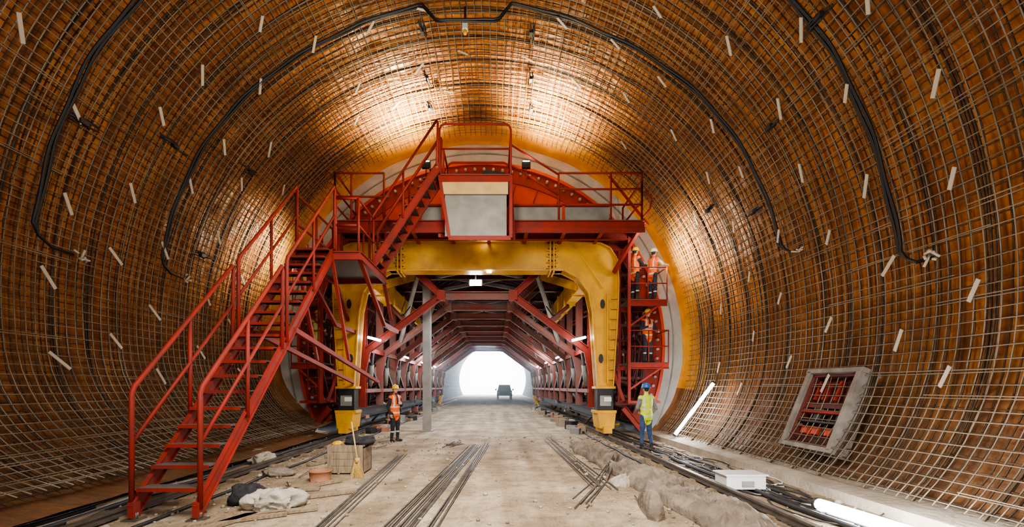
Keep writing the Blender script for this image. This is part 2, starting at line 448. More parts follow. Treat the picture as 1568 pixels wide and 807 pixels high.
rail(plat,[(5.0,14,6.84),(5.0,16.1,6.84)],1.2,levels=(1,.5))
rail(plat,[(-4.4,14,6.84),(-3.9,14,6.84),(-2.9,14,6.84)],1.45,levels=(1,.5))
rail(plat,[(-4.4,14,6.84),(-4.4,16.1,6.84)],1.45,levels=(1,.66,.33))
plat.path([(5.0,14,6.9),(5.25,14,7.2),(5.3,14,7.5),(5.1,14,7.75)],.03,M_red,n=8)
plat.beam((4.0,14,8.2),(5.3,14.3,6.8),.06,.06,M_red)
plat.beam((5.0,14.1,6.7),(4.5,15.4,5.6),.1,.1,M_red); plat.beam((-4.3,14.1,6.7),(-4.6,15.4,5.6),.1,.1,M_red)
ux0,ux1=-1.08,.95
plat.b2(ux0,ux1,13.0,15.2,7.72,7.80,M_grate)
plat.ibeam((ux0,13,7.66),(ux1,13,7.66),.12,.2,M_red)
plat.b2(ux0+.08,ux1-.08,12.98,13.03,7.22,7.56,M_ply)
plat.b2(ux0+.15,ux1-.12,13.06,13.10,6.05,7.22,M_panel)
for x,dx in ((ux0,.28),(ux1,-.0)):
    plat.beam((x,13,7.75),(x+dx,13.05,6.0),.09,.09,M_red,up=(0,1,0))
    plat.beam((x+dx*.2,13.15,7.7),(x+dx+.12,13.6,6.1),.08,.08,M_red,up=(0,1,0))
plat.b2(ux0+.25,ux1,13.02,13.1,5.93,6.05,M_red)
for x in (ux0,ux1): plat.b2(x-.05,x+.05,15.1,15.2,6.8,7.7,M_red); plat.beam((x,13,6.05),(x,15.2,6.75),.07,.1,M_red)
hoop(plat,(ux0,13,7.8),(ux1,13,7.8),1.42,mid=(.5,)); hoop(plat,(ux0,15.2,7.8),(ux1,15.2,7.8),1.4,mid=(.5,))
for l in (1.2,.7): plat.tube((ux1,13,7.8+l),(ux1,15.2,7.8+l),.03,M_red)
rail(plat,[(ux0,14.,7.8),(ux0,15.2,7.8)],1.2)
plat.ell((.45,13.3,7.9),(.38,.2,.12),M_jacketb,fn=lambda p:p*(1+.3*noise.noise(p*6)))
for x,y,z in ((-1.6,13.95,8.5),(1.45,13.95,8.5)):
    plat.box((x,y,z),(.26,.12,.18),M_black); plat.tube((x,y,z-.4),(x,y,z),.02,M_red)
    plat.box((x,y-.02,z+.1),(.2,.1,.015),M_led2)
plat.build(trav)
side=MB('side_platforms')
for sg in (-1,1):
    xi=GX+sg*5.05
    for z,xo in ((4.62,6.15),(2.55,6.2)):
        xo=sg*xo
        side.b2(min(xi,xo),max(xi,xo),15.0,16.25,z-.06,z,M_grate)
        side.ibeam((xi,15.0,z-.12),(xo,15.0,z-.12),.1,.2,M_red)
        side.ibeam((xi,16.2,z-.12),(xo,16.2,z-.12),.1,.2,M_red)
        side.beam((xi,15.0,z-.9),(xo-sg*.2,15.0,z-.15),.06,.06,M_red)
        rail(side,[(xi,15.02,z),(xi+(xo-xi)*.5,15.02,z),(xo,15.02,z)],1.05,levels=(1,.5),r=.02)
        side.tube((xo,15,z+1.05),(xo,16.2,z+1.05),.02,M_red)
    for yy in (15.0,16.2):
        side.beam((xi,yy,1.2),(xi,yy,6.7),.09,.09,M_red,up=(0,1,0))
    if sg<0:
        for dx in (.08,.42):
            side.tube((xi+sg*dx,14.95,1.3),(xi+sg*dx,14.95,6.4),.022,M_red)
        for k in range(17): side.tube((xi+sg*.08,14.95,1.45+k*.3),(xi+sg*.42,14.95,1.45+k*.3),.014,M_red,n=6)
    side.b2(min(xi,sg*6.0),max(xi,sg*6.0),15.2,16.2,1.2,1.28,M_red)
    side.beam((xi,15.6,1.25),(GX+sg*4.6,15.7,2.6),.1,.1,M_red)
    for k in range(8):
        side.tube((xi+sg*R_(.1,.9),15.9,R_(1.3,3)),(xi+sg*R_(.3,1.1),16.1,R_(3,5)),.03,M_redd,n=6)
    side.ibeam((xi+sg*.1,16.0,1.0),(xi+sg*.75,16.0,.2),.15,.2,M_red)
side.build(trav)
mb=MB('traveller_hydraulics')
for sg in (-1,1):
    for k in range(130):
        yy=R_(16.6,40); x=GX+sg*R_(4.2,5.6); z=R_(.3,2.6)
        m=random.choice([M_dark,M_dark,M_pink,M_panel,M_sack,M_yel,M_rust,M_redd,M_dark])
        if k%2: mb.tube((x,yy,z),(x+R_(-.3,.3),yy+R_(-.8,.8),z+R_(-.5,.5)),R_(.03,.08),m,n=8)
        else: mb.box((x,yy,z),(R_(.1,.35),R_(.1,.5),R_(.1,.3)),m)
    for k in range(45):
        yy=R_(16.8,38); x=GX+sg*R_(3.6,4.15); h=R_(.08,.35)
        m=random.choice([M_dark,M_wood,M_wood,M_panel,M_sack,M_cloth,M_rust,M_redd])
        mb.box((x,yy,h/2),(R_(.12,.4),R_(.2,.9),h),m,Matrix.Rotation(R_(-.6,.6),3,'Z'))
    for k in range(5):
        mb.path([(GX+sg*(4.3+.1*k),16+q*1.2,2.5+.25*math.sin(q*1.9+k)+.2*k) for q in range(18)],.02,M_black,n=5)
mb.build(trav)
mb=MB('led_lamps')
R=Matrix.Rotation(math.radians(-35),3,'X')
mb.box((-.2,16.5,5.50),(.42,.05,.26),M_led2,R); mb.box((-.2,16.56,5.54),(.5,.05,.34),M_dark,R); mb.tube((-.2,16.56,5.6),(-.2,16.6,6.3),.02,M_dark)
for sg in (-1,1):
    mb.tube((GX+sg*3.85,16.2,3.5),(GX+sg*3.35,15.95,3.36),.045,M_led2,n=8)
    for yy in (22,27,33): mb.tube((GX+sg*3.75,yy,3.2),(GX+sg*3.75,yy+1.2,3.2),.04,M_led2,n=8)
mb.box((.42,13.9,6.62),(.12,.06,.12),M_led2); mb.box((.25,15.3,6.72),(.2,.1,.06),M_led2); mb.box((.3,15.4,5.62),(.16,.1,.06),M_led2)
mb.build(trav)

# ------------------------------------------------------------------ staircase
st=MB('access_staircase')
def flight(mb,A,B,S,n,sec,h=1.45,both=(0,1)):
    A=V(A);B=V(B);S=V(S); D=B-A; Dh=V((D.x,D.y,0)); run=Dh.length/n; rise=D.z/n; dh=Dh.normalized(); s=S.normalized()
    R=Matrix((s,dh,V((0,0,1)))).transposed()
    for i in range(n):
        c=A+S/2+dh*run*(i+.5)+V((0,0,rise*(i+1)))
        mb.box(c,(S.length-.06,.25,.02),M_grate,R)
        for q in range(5): mb.box(c+dh*(-.11+.055*q)-V((0,0,.012)),(S.length-.06,.008,.035),M_dark,R)
        mb.box(c-dh*.13-V((0,0,.012)),(S.length-.06,.012,.05),M_red,R)
        mb.box(c+dh*.13-V((0,0,.012)),(S.length-.06,.012,.04),M_red,R)
    for k in (0,1):
        o=S*k
        mb.ibeam(A+o+V((0,0,-.02)),B+o+V((0,0,-.02)),.06,.19,M_red,t=.014)
    U=V((0,0,1))
    for k in both:
        o=S*k+s*(.03 if k else -.03)
        for (t0,t1,np_) in sec:
            a=A.lerp(B,t0)+o;b=A.lerp(B,t1)+o
            mb.path([a,a+U*(h-.05),a+U*h+(b-a).normalized()*.06,b+U*h,b+U*(h-.12)+(b-a).normalized()*.05 ,b+U*.05],.034,M_red,n=8)
            mb.tube(a+U*h*.55,b+U*h*.55,.028,M_red)
            for q in range(1,np_):
                p=a.lerp(b,q/np_); mb.tube(p,p+U*h,.03,M_red)
sx0,sx1=-4.24,-3.40
flight(st,(sx0,6.0,.15),(sx0,11.0,5.0),(sx1-sx0,0,0),19,((0,.46,2),(.5,1,2)),h=1.56)
for x in (sx0,sx1):
    st.box((x,6.0,.14),(.08,.12,.2),M_red); st.tube((x,6.0,0),(x,6.0,.1),.05,M_rail,n=10); st.box((x,6.0,.01),(.2,.2,.02),M_rail)
    st.beam((x,8.9,2.85),(x,15.3,1.9),.08,.1,M_red)
    st.beam((x,10.9,4.9),(x,12.2,2.45),.07,.08,M_red)
st.beam((sx0,9.0,2.8),(sx1,9.0,2.8),.08,.1,M_red)
st.b2(-4.3,-2.75,11.0,13.6,4.94,5.0,M_grate)
for a,b in (((-4.3,11,4.9),(-2.75,11,4.9)),((-4.3,13.6,4.9),(-2.75,13.6,4.9)),((-4.3,11,4.9),(-4.3,13.6,4.9)),((-2.75,11,4.9),(-2.75,13.6,4.9))):
    st.ibeam(a,b,.1,.2,M_red)
rail(st,[(-4.3,11.05,5),(-4.3,12.3,5),(-4.3,13.55,5)],1.4,levels=(1,.5))
rail(st,[(-3.35,11.05,5),(-2.8,11.05,5),(-2.8,12.4,5)],1.3,levels=(1,.5))
rail(st,[(-4.3,13.55,5),(-3.4,13.55,5)],1.4,levels=(1,.5))
for x in (-4.25,-2.8):
    st.beam((x,13.55,4.9),(x-.2,15.4,4.0),.1,.1,M_red); st.beam((x,11.1,4.9),(x,13.6,3.6),.09,.09,M_red); st.beam((x,13.6,5),(x,13.95,6.7),.09,.09,M_red,up=(0,1,0)); st.beam((x,13.6,3.6),(x,15.45,3.6),.09,.12,M_red)
flight(st,(-2.95,12.6,5.0),(-1.1,12.6,7.78),(0,.8,0),11,((0,1,2),),h=1.3)
st.build()

for x,nm in ((-4.5,'gantry_rail'),(4.25,'gantry_rail')):
    mb=MB(nm)
    mb.b2(x-.07,x+.07,-3,60,.03,.05,M_rail); mb.b2(x-.012,x+.012,-3,60,.05,.1,M_rail); mb.b2(x-.04,x+.04,-3,60,.1,.13,M_rail)
    yy=-2.8
    while yy<45: mb.b2(x-.3,x+.3,yy,yy+.16,0,.035,M_wood); yy+=.8
    mb.build()
mb=MB('service_pipes')
for x,r in ((-4.95,.04),(-3.9,.025),(3.8,.03),(4.75,.04),(4.95,.025),(5.2,.03),(-5.3,.03)):
    mb.path([(x+.16*noise.noise(V((q*.3,x,0))),-2+q*.5,r) for q in range(60)],r,M_dark,n=8)
mb.build()
mb=MB('steel_prop_column'); mb.ibeam((-2.16,17.9,0),(-2.16,17.9,5.9),.30,.32,M_panel,t=.05,up=(0,1,0)); mb.b2(-2.4,-1.92,17.65,18.15,0,.05,M_panel); mb.build()

# ------------------------------------------------------------------ niche
mb=MB('wall_niche_box')
A0=V((7.16,0,2.0));B0=V((6.58,0,.55)); up=(A0-B0).normalized(); nn=V((-up.z,0,up.x))
R=Matrix((nn,V((0,1,0)),up)).transposed(); c=(A0+B0)/2+V((0,8.8,0))
H=(A0-B0).length; W=1.3
def nb(off,s,m): mb.box(c+R@V(off),s,m,R)
d=.36
for o,s_ in (((.0,0,H/2),(d,W+.16,.09)),((.0,0,-H/2),(d,W+.16,.09)),((.0,-W/2,0),(d,.10,H)),((.0,W/2,0),(d,.10,H))): nb(o,s_,M_nich)
for o,s_ in (((.0,0,H/2-.07),(.2,W-.08,.06)),((.0,0,-H/2+.07),(.2,W-.08,.06)),((.0,-W/2+.07,0),(.2,.06,H-.1)),((.0,W/2-.07,0),(.2,.06,H-.1))): nb(o,s_,M_redd)
nb((-.12,0,0),(.03,W,H),M_redd)
nb((0,0,-.05),(.2,W-.1,.05),M_red); nb((-.02,0,.1),(.1,W-.2,.10),M_redd)
for q in (-.4,-.12,.2,.42): nb((-.03,q,.42),(.12,.04,.4),M_red)
for q in (-.3,.05,.35): nb((-.03,q,-.42),(.14,.16,.14),M_redp)
for q in (-.45,.15): nb((-.02,q,-.1),(.1,.2,.3),M_dark)
nb((.02,0,-.25),(.15,W-.2,.04),M_dark); nb((.1,.1,-H/2-.02),(.14,.25,.05),M_redp)
mb.build(bevel=.006)

mb=MB('led_tube_lamp'); a=V((5.98,13.9,.3));b=V((6.95,13.5,1.85)); mb.tube(a,b,.05,M_led,n=10); mb.tube(a-(b-a)*.03,a,.055,M_dark,n=10); mb.tube(b,b+(b-a)*.03,.055,M_dark,n=10); mb.build()
mb=MB('led_tube_lamp'); a=V((5.0,6.35,.12));b=V((5.2,4.55,.12)); mb.tube(a,b,.075,M_led,n=10); mb.tube(a-(b-a)*.03,a,.08,M_dark,n=10); mb.box((5.0,6.2,.03),(.2,.05,.06),M_dark); mb.box((5.2,4.7,.03),(.2,.05,.06),M_dark); mb.build()

# ------------------------------------------------------------------ floor clutter
def bars(nm,a,b,n,spread,r=.011):
    mb=MB(nm)
    for k in range(n):
        o=(k-(n-1)/2)*spread/n; p=V(a)+V((o+R_(-.03,.03),R_(-.5,.5),r+random.choice((0,0,.02)))); q=V(b)+V((o*.8+R_(-.05,.05),R_(-.4,.4),r+.005))
        m_=p.lerp(q,.5)+V((R_(-.03,.03),0,0)); m_.z=r
        mb.path([p,m_,q],r,M_floorbar,n=5)
    mb.build()
bars('rebar_bundle',(-.75,4.6,0),(-.1,13.3,0),15,.42)
bars('rebar_bundle',(-.3,5.2,0),(.25,13.9,0),9,.14)
bars('rebar_bundle',(-1.6,4.8,0),(-1.9,11.5,0),6,.25)
bars('rebar_bundle',(2.35,8.0,0),(2.25,15.2,0),7,.45)
bars('rebar_bundle',(-.85,13.2,0),(-.65,14.2,0),9,.4)
bars('rebar_bundle',(1.75,6.9,0),(3.2,10.2,.25),5,.25)
def heap(nm,pts,m,seg=90,nn_=44,amp=.35,seed=0):
    mb=MB(nm); vs=[];fs=[]
    pts=[(V(p),w,h) for p,w,h in pts]
    for i in range(seg+1):
        f=i/seg*(len(pts)-1); k=min(int(f),len(pts)-2); t=f-k
        c=pts[k][0].lerp(pts[k+1][0],t); w=pts[k][1]*(1-t)+pts[k+1][1]*t; h=pts[k][2]*(1-t)+pts[k+1][2]*t
        e=min(1,min(i,seg-i)/8+.02)
        dirv=(pts[k+1][0]-pts[k][0]).normalized(); sd=V((dirv.y,-dirv.x,0))
        for j in range(nn_+1):
            a=math.pi*j/nn_; x=math.cos(a)*w*e; z=max(0.,math.sin(a))**.7*h*e
            q0=V((x*2,c.y*.8,seed)); w_=noise.noise(q0)*1.2
            f1=1-2*abs(noise.noise(V((x*7+w_*2.5,c.y*.9+w_,seed+2)))); f2=1-2*abs(noise.noise(V((x*13+w_*4,c.y*1.8,seed+4)))); f3=1-2*abs(noise.noise(V((x*3,c.y*4.5+w_*2,seed+6))))
            s=.5+amp*noise.noise(V((x,c.y*.9,seed)))+.42*f1+.26*f2+.2*f3
            sx=1+.3*noise.noise(V((0 if x>0 else 5,c.y*1.2,seed)))+.08*noise.noise(V((0 if x>0 else 5,c.y*5,seed)))
            vs.append(c+sd*x*sx+V((0,0,max(0,z*s))))
    for i in range(seg):
        for j in range(nn_):
            a=i*(nn_+1)+j; fs.append((a,a+1,a+nn_+2,a+nn_+1))
    mb.add(vs,fs,m,True); return mb.build()
heap('geotextile_heap',[((3.55,5.0,0),.4,.16),((3.4,7,0),.45,.24),((3.25,8.5,0),.4,.22),((3.05,10.5,0),.32,.24),((2.9,12.3,0),.28,.2),((2.85,13.4,0),.2,.12)],M_cloth,seg=340,nn_=60)
heap('crumpled_tarp',[((2.6,5.9,0),.1,.2),((2.66,6.4,0),.12,.32),((2.75,6.9,0),.1,.15)],M_cloth,seg=70,seed=5)
heap('cloth_sheet',[((2.6,8.0,0),.15,.1),((2.9,8.3,0),.2,.15),((3.1,8.5,0),.15,.1)],M_sack,seg=60,seed=9)
mb=MB('wooden_crate')
x0,x1,y0,y1=-2.84,-2.12,9.1,9.7
for k in range(4):
    z=.03+k*.14
    mb.b2(x0,x1,y0,y0+.025,z,z+.135,M_wood); mb.b2(x0,x1,y1-.025,y1,z,z+.135,M_wood); mb.b2(x0,x0+.025,y0,y1,z,z+.135,M_wood); mb.b2(x1-.025,x1,y0,y1,z,z+.135,M_wood)
for x in (x0+.05,x1-.05):
    for y in (y0-.012,y1+.012): mb.b2(x-.04,x+.04,y-.012,y+.012,0,.58,M_wood)
mb.b2(x0,x1,y0,y1,.52,.55,M_wood); mb.build()
def lump(nm,c,r,m,amp=.5,fr=5,seed=0):
    mb=MB(nm); c=V(c)
    mb.ell(c,r,m,nu=56,nv=36,fn=lambda p:V(p)*(1+amp*noise.noise(V(p)*fr+V((seed,0,0)))+amp*.7*(.35-abs(noise.noise(V(p)*fr*2.2+V((0,seed,0)))))))
    base=c.z-r[2]*.8
    mb.v=[(a,b,max(z,base)) for a,b,z in mb.v]
    return mb.build()
lump('black_jacket',(-2.3,9.35,.64),(.3,.22,.11),M_jacketb,seed=1)
lump('yellow_gloves',(-2.72,9.3,.59),(.12,.1,.05),M_yel,seed=2)
lump('black_jacket',(-3.2,6.9,.12),(.3,.24,.15),M_jacketb,seed=3)
lump('cloth_pile',(-2.72,6.6,.12),(.32,.3,.15),M_sack,.7,seed=4)
lump('cloth_pile',(-4.82,10.4,.1),(.2,.25,.12),M_sack,.8,seed=5)
lump('cement_sack',(-3.75,9.0,.07),(.3,.2,.09),M_cloth,.4,seed=7)
mb=MB('broom')
a=V((-2.15,8.8,.33));b=V((-2.35,9.08,1.05)); mb.tube(a,b,.014,M_ply)
for k in range(90):
    an=random.random()*6.28; rr=random.random(); mb.tube((-2.15+.04*math.cos(an)*rr,8.8+.03*math.sin(an)*rr,.36),(-2.13+.15*math.cos(an)*rr,8.78+.07*math.sin(an)*rr,.0),.008,M_straw,n=4)
mb.tube((-2.15,8.8,.28),(-2.15,8.8,.38),.05,M_straw,n=10); mb.build()
mb=MB('wooden_planks')
for k,(x,y,a) in enumerate(((-2.9,5.9,.5),(-2.6,6.2,.45),(-2.35,7.2,.6),(-3.1,7.6,.2),(-3.0,5.6,1.2),(-2.75,7.9,.9),(-5.1,8.2,1.3),(-5.2,7.2,1.45),(-4.9,9.3,1.5),(-5.0,6.4,1.7),(5.3,9.5,1.4),(4.6,11,1.2),(5.1,12.5,1.7),(-3.3,10.6,1.1),(-3.5,11.8,1.4))):
    R=Matrix.Rotation(a,3,'Z'); mb.box((x,y,.03),(1.3,.14,.04),M_wood,R)
mb.build()
mb=MB('clay_tub')
vs=[];fs=[];n=28
prof=[(.17,0),(.2,.17),(.215,.18),(.215,.2),(.185,.2),(.15,.03)]
for r,z in prof:
    for j in range(n): vs.append((-2.75+r*math.cos(2*math.pi*j/n),8.5+r*math.sin(2*math.pi*j/n),z))
for i in range(5):
    for j in range(n): fs.append((i*n+j,i*n+(j+1)%n,(i+1)*n+(j+1)%n,(i+1)*n+j))
fs.append(tuple(range(5*n,6*n))); fs.append(tuple(range(n))); mb.add(vs,fs,M_rust,True); mb.build()
mb=MB('white_junction_box')
mb.b2(4.3,4.95,7.5,7.9,.06,.30,M_white); mb.b2(4.27,4.98,7.47,7.93,.28,.31,M_white); mb.b2(4.3,4.35,7.5,7.9,0,.06,M_dark); mb.b2(4.9,4.95,7.5,7.9,0,.06,M_dark); mb.b2(4.55,4.75,7.48,7.5,.1,.2,M_panel); mb.build(bevel=.01)
mb=MB('loose_cables')
for k in range(34):
    x=R_(4.5,5.5); y=R_(6.2,13.5); a=random.random()*6; s_=R_(.2,.45)
    mb.path([(x+s_*math.cos(a+q*.5)*(1-q*.04),y+s_*1.6*math.sin(a+q*.5)*(1+q*.03),.02+.01*(q%2)) for q in range(14)],.012,random.choice([M_black,M_dark,M_dark,M_white]),n=5)
for k in range(110):
    x=random.choice((R_(4.4,5.6),R_(-5.5,-4.4),R_(-3.8,-2.6),R_(2.6,4.0))); y=R_(5.5,15); a=random.random()*3
    mb.tube((x,y,.03),(x+.3*math.cos(a),y+.6*math.sin(a),.05),.01,M_floorbar,n=5)
mb.build()
mb=MB('rubble_debris')
for k in range(1700):
    if random.random()<.8: x=random.choice((R_(-5.5,-2.6),R_(2.2,5.7)))
    else: x=R_(-3,3)
    y=R_(4.5,16); r=R_(.008,.03) if random.random()<.96 else R_(.035,.055)
    mb.ell((x,y,r*.5),(r,r*R_(.6,1.2),r*.7),random.choice((M_stone,M_stone,M_wood,M_cloth)),nu=6,nv=4)
mb.build()
def truck(nm,x,y,s=1):
    mb=MB(nm)
    def B(a,b,c,d,e,f,m): mb.b2(x+a*s,x+b*s,y+c*s,y+d*s,e*s,f*s,m)
    B(-.9,.9,0,1.2,.55,1.1,M_truck)
    mb.prism([(x-.85*s,1.05*s),(x+.85*s,1.05*s),(x+.68*s,1.8*s),(x-.68*s,1.8*s)],y+.9*s,y+2.6*s,M_truck)
    mb.prism([(x-.75*s,1.15*s),(x+.75*s,1.15*s),(x+.62*s,1.7*s),(x-.62*s,1.7*s)],y+.86*s,y+.9*s,M_glass)
    B(-.9,.9,1.2,4.6,.55,1.1,M_truck); B(-.95,.95,-.06,.05,.45,.7,M_dark)
    for q in (-.7,.7): mb.ell((x+q*s,y-.02,.85*s),(.12*s,.05,.08*s),M_white)
    for sx in (-.92,.70):
        for yy in (.8,3.7): mb.tube((x+sx*s,y+yy*s,.36*s),(x+(sx+.22)*s,y+yy*s,.36*s),.36*s,M_black,n=18)
    for sx in (-1.05,1.05): B(sx-.1,sx+.1,1.2,1.3,1.1,1.3,M_dark)
    mb.build(bevel=.03)
truck('pickup_truck',1.8,62,1.12)

# ------------------------------------------------------------------ workers
def loft(rings,n=18):
    vs=[];fs=[]
    for c,u,w in rings:
        for j in range(n):
            a=2*math.pi*j/n; vs.append(c+u*math.cos(a)+w*math.sin(a))
    k=len(rings)
    for i in range(k-1):
        for j in range(n): fs.append((i*n+j,i*n+(j+1)%n,(i+1)*n+(j+1)%n,(i+1)*n+j))
    fs.append(tuple(range(n-1,-1,-1))); fs.append(tuple((k-1)*n+j for j in range(n)))
    return vs,fs
def capsule(p0,p1,r0,r1,flat=1.,side=None,n=14):
    p0=V(p0);p1=V(p1);d=(p1-p0).normalized(); u=(V(side)-d*V(side).dot(d)).normalized() if side is not None else d.orthogonal().normalized(); w=d.cross(u)
    R=[]
    for a in (78,50,25,0): R.append((p0-d*r0*math.sin(math.radians(a)),u*r0*math.cos(math.radians(a)),w*r0*flat*math.cos(math.radians(a))))
    for a in (0,25,50,78): R.append((p1+d*r1*math.sin(math.radians(a)),u*r1*math.cos(math.radians(a)),w*r1*flat*math.cos(math.radians(a))))
    return loft(R,n)
def remesh(parts,vox,it=3):
    vs=[];fs=[]
    for a,b in parts:
        o=len(vs); vs+=[tuple(q) for q in a]; fs+=[[k+o for k in f] for f in b]
    me=bpy.data.meshes.new('tmp'); me.from_pydata(vs,[],fs); ob=bpy.data.objects.new('tmp',me); COL.objects.link(ob)
    m=ob.modifiers.new('r','REMESH'); m.mode='VOXEL'; m.voxel_size=vox
    s=ob.modifiers.new('s','SMOOTH'); s.factor=.5; s.iterations=it
    dg=bpy.context.evaluated_depsgraph_get(); dg.update()
    ev=ob.evaluated_get(dg); m2=bpy.data.meshes.new_from_object(ev)
    rv=[v.co.copy() for v in m2.vertices]; rf=[list(p.vertices) for p in m2.polygons]
    bpy.data.objects.remove(ob); bpy.data.meshes.remove(me); bpy.data.meshes.remove(m2)
    return rv,rf
M_skin=mat('skin',(.55,.32,.22),.55); M_hair=mat('hair',(.03,.02,.015),.8); M_eye=mat('eye_white',(.8,.8,.8),.3); M_lip=mat('lips',(.4,.15,.12),.5)
M_refl=mat('reflective_tape',(.6,.62,.62),.35); M_boot=mat('boots',(.03,.025,.02),.6)
def cm(n,c,c2=None): return mat(n,c,.85,0,c2 or tuple(q*.65 for q in c),7,.35,22)
C_orange=cm('vest_orange',(.9,.16,.02),(.75,.11,.015)); C_yellow=cm('vest_yellow',(.72,.85,.05),(.55,.68,.04)); C_blk=cm('work_black',(.025,.025,.03)); C_jean=cm('jeans_blue',(.05,.10,.22)); C_grey=cm('sweater_grey',(.25,.26,.27)); C_nav=cm('work_navy',(.03,.04,.07)); C_cream=cm('jacket_cream',(.5,.45,.3))
H_y=mat('helmet_yellow',(.85,.5,.02),.35); H_b=mat('helmet_blue',(.03,.15,.5),.35); H_w=mat('helmet_white',(.8,.78,.65),.35)
def hand(w,d,n,curl,sgn):
    d=d.normalized(); n=(n-d*n.dot(d)).normalized(); s=d.cross(n)*sgn
    parts=[capsule(w,w+d*.03,.026,.03,.75,s),capsule(w+d*.03,w+d*.075,.036,.038,.42,s)]
    ax=d.cross(n)
    for k,(off,L) in enumerate(((.03,.07),(.011,.08),(-.009,.075),(-.028,.06))):
        p=w+d*.08+s*off; dd=d.copy()
        for q,fr in enumerate((.45,.32,.23)):
            dd=(Matrix.Rotation(curl,3,ax)@dd)
            p2=p+dd*L*fr; parts.append(capsule(p,p2,.0095-.001*q,.0088-.001*q,n=8)); p=p2
    p=w+d*.035+s*.032; p2=p+(d*.6+s*.7+n*.25).normalized()*.035; p3=p2+(d*.9+s*.15+n*.4).normalized()*.03
    parts+= [capsule(p-s*.01,p2,.014,.0115,n=8),capsule(p2,p3,.011,.009,n=8)]
    return parts
def worker(name,loc,face,pose,vest,trou,slv,helm,scale=1.,headturn=0.):
    mb=MB(name); parts=[];bones=[]
    def cap(a,b,r0,r1,m,flat=1.,side=None):
        parts.append(capsule(a,b,r0,r1,flat,side)); bones.append((V(a),V(b),r0,r1,m))
    lean=V(pose.get('lean',(0,0)))
    def T(z): 
        k=max(0,(z-.95))/.5; return V((lean.x*k,lean.y*k,z))
    X=V((1,0,0));Yv=V((0,1,0))
    tl=[(.80,.165,.115),(.86,.18,.128),(.95,.178,.128),(1.06,.168,.12),(1.2,.182,.128),(1.32,.2,.13),(1.40,.19,.118),(1.455,.13,.095),(1.49,.07,.068)]
    parts.append(loft([(T(z),X*rx,Yv*ry) for z,rx,ry in tl],24))
    for (z,rx,ry),(z2,rx2,ry2) in zip(tl[:-1],tl[1:]): bones.append((T(z),T(z2),(rx+ry)/2,(rx2+ry2)/2,'vest'))
    cap(T(1.47),T(1.56)+V((0,.01,0)),.058,.055,'skin')
    for s,k in ((-1,'L'),(1,'R')):
        hip=V((s*.09,0,.88)); kn=V(pose.get('k'+k,(s*.11,.02,.49))); an=V(pose.get('a'+k,(s*.12,-.01,.10)))
        cap(hip,kn,.094,.066,'trou'); cap(kn,an+V((0,0,.03)),.064,.05,'trou')
        tdir=V(pose.get('t'+k,(s*.25,1,0))).normalized()
        cap(an+V((0,0,.06)),an+V((0,0,-.035)),.052,.05,'boot'); cap(an+V((0,0,-.055))-tdir*.03,an+V((0,0,-.06))+tdir*.15,.046,.04,'boot')
        sh=T(1.41)+V((s*.175,0,0)); el=V(pose.get('e'+k,(s*.25,-.02,1.13))); wr=V(pose.get('w'+k,(s*.27,.06,.88)))
        cap(T(1.40)+V((s*.10,0,0)),sh,.075,.072,'vest'); cap(sh,el,.066,.05,'slv'); cap(el,wr,.05,.036,'slv')
        hd=V(pose.get('h'+k,(wr-el).normalized())); pn=V(pose.get('n'+k,(-s,.0,0)))
        hv,hf=remesh(hand(wr,hd,pn,pose.get('c'+k,.45),s),.0055,1)
        mb.add(hv,hf,M_skin,True)
    bv,bf=remesh(parts,.014,2)
    mats={'vest':vest,'skin':M_skin,'trou':trou,'boot':M_boot,'slv':slv}
    groups={}
    for f in bf:
        c=sum((bv[i] for i in f),V((0,0,0)))/len(f); best=9;bm=None
        for a,b,r0,r1,m in bones:
            ab=b-a; t=max(0,min(1,(c-a).dot(ab)/ab.length_squared)); dd=(c-a-ab*t).length-(r0*(1-t)+r1*t)
            if dd<best: best=dd;bm=m
        mm=mats[bm]
        if bm=='vest':
            cx=c.x-T(c.z).x
            if .90<c.z<.95 or 1.08<c.z<1.13: mm=M_refl
            elif c.z>1.13 and (.095<abs(cx)<.135): mm=M_refl
            elif c.z>1.2 and abs(cx)<.035 and c.y>T(c.z).y and vest!=slv: mm=slv
        if bm=='trou' and .30<c.z<.34 and trou!=C_jean: mm=M_refl
        groups.setdefault(mm,[]).append(f)
    bv=[p+V((noise.noise(p*14),noise.noise(p*14+V((5,5,5))),0))*.012 if p.z<1.45 and p.z>.1 else p for p in bv]
    for mm,ff in groups.items():
        used=sorted({i for f in ff for i in f}); mp={k:i for i,k in enumerate(used)}
        mb.add([bv[i] for i in used],[[mp[i] for i in f] for f in ff],mm,True)
    hc=T(1.56)+V((0,.02,.085)); HR=Matrix.Rotation(headturn,3,'Z')@Matrix.Rotation(pose.get('nod',0),3,'X')
    def hf_(p):
        x,y,z=p
        if z<0: x*=1-.28*(-z/.118)**1.5
        if z<0 and y<0: y*=1-.3*(-z/.118)
        if y>0:
            y+=.024*math.exp(-((x/.013)**2+((z+.012)/.022)**2))+.01*math.exp(-((x/.03)**2+((z+.095)/.02)**2))
            for e in(-1,1): y-=.009*math.exp(-(((x-e*.03)/.016)**2+((z-.012)/.013)**2))
            y+=.005*math.exp(-((x/.05)**2+((z-.035)/.01)**2))+.005*math.exp(-((x/.022)**2+((z+.055)/.012)**2))
        return V((x,y,z))
    mb.ell(hc,(.076,.094,.116),M_skin,HR,36,28,hf_)
    def hp(q): return hc+HR@V(q)
    for e in(-1,1):
        mb.ell(hp((e*.03,.078,.012)),(.012,.009,.008),M_eye,HR,10,7); mb.ell(hp((e*.03,.086,.012)),(.005,.003,.005),M_hair,HR,8,6)
        mb.ell(hp((e*.03,.086,.033)),(.016,.006,.004),M_hair,HR,8,6)
        mb.ell(hp((e*.077,-.005,-.005)),(.009,.018,.03),M_skin,HR,10,8)
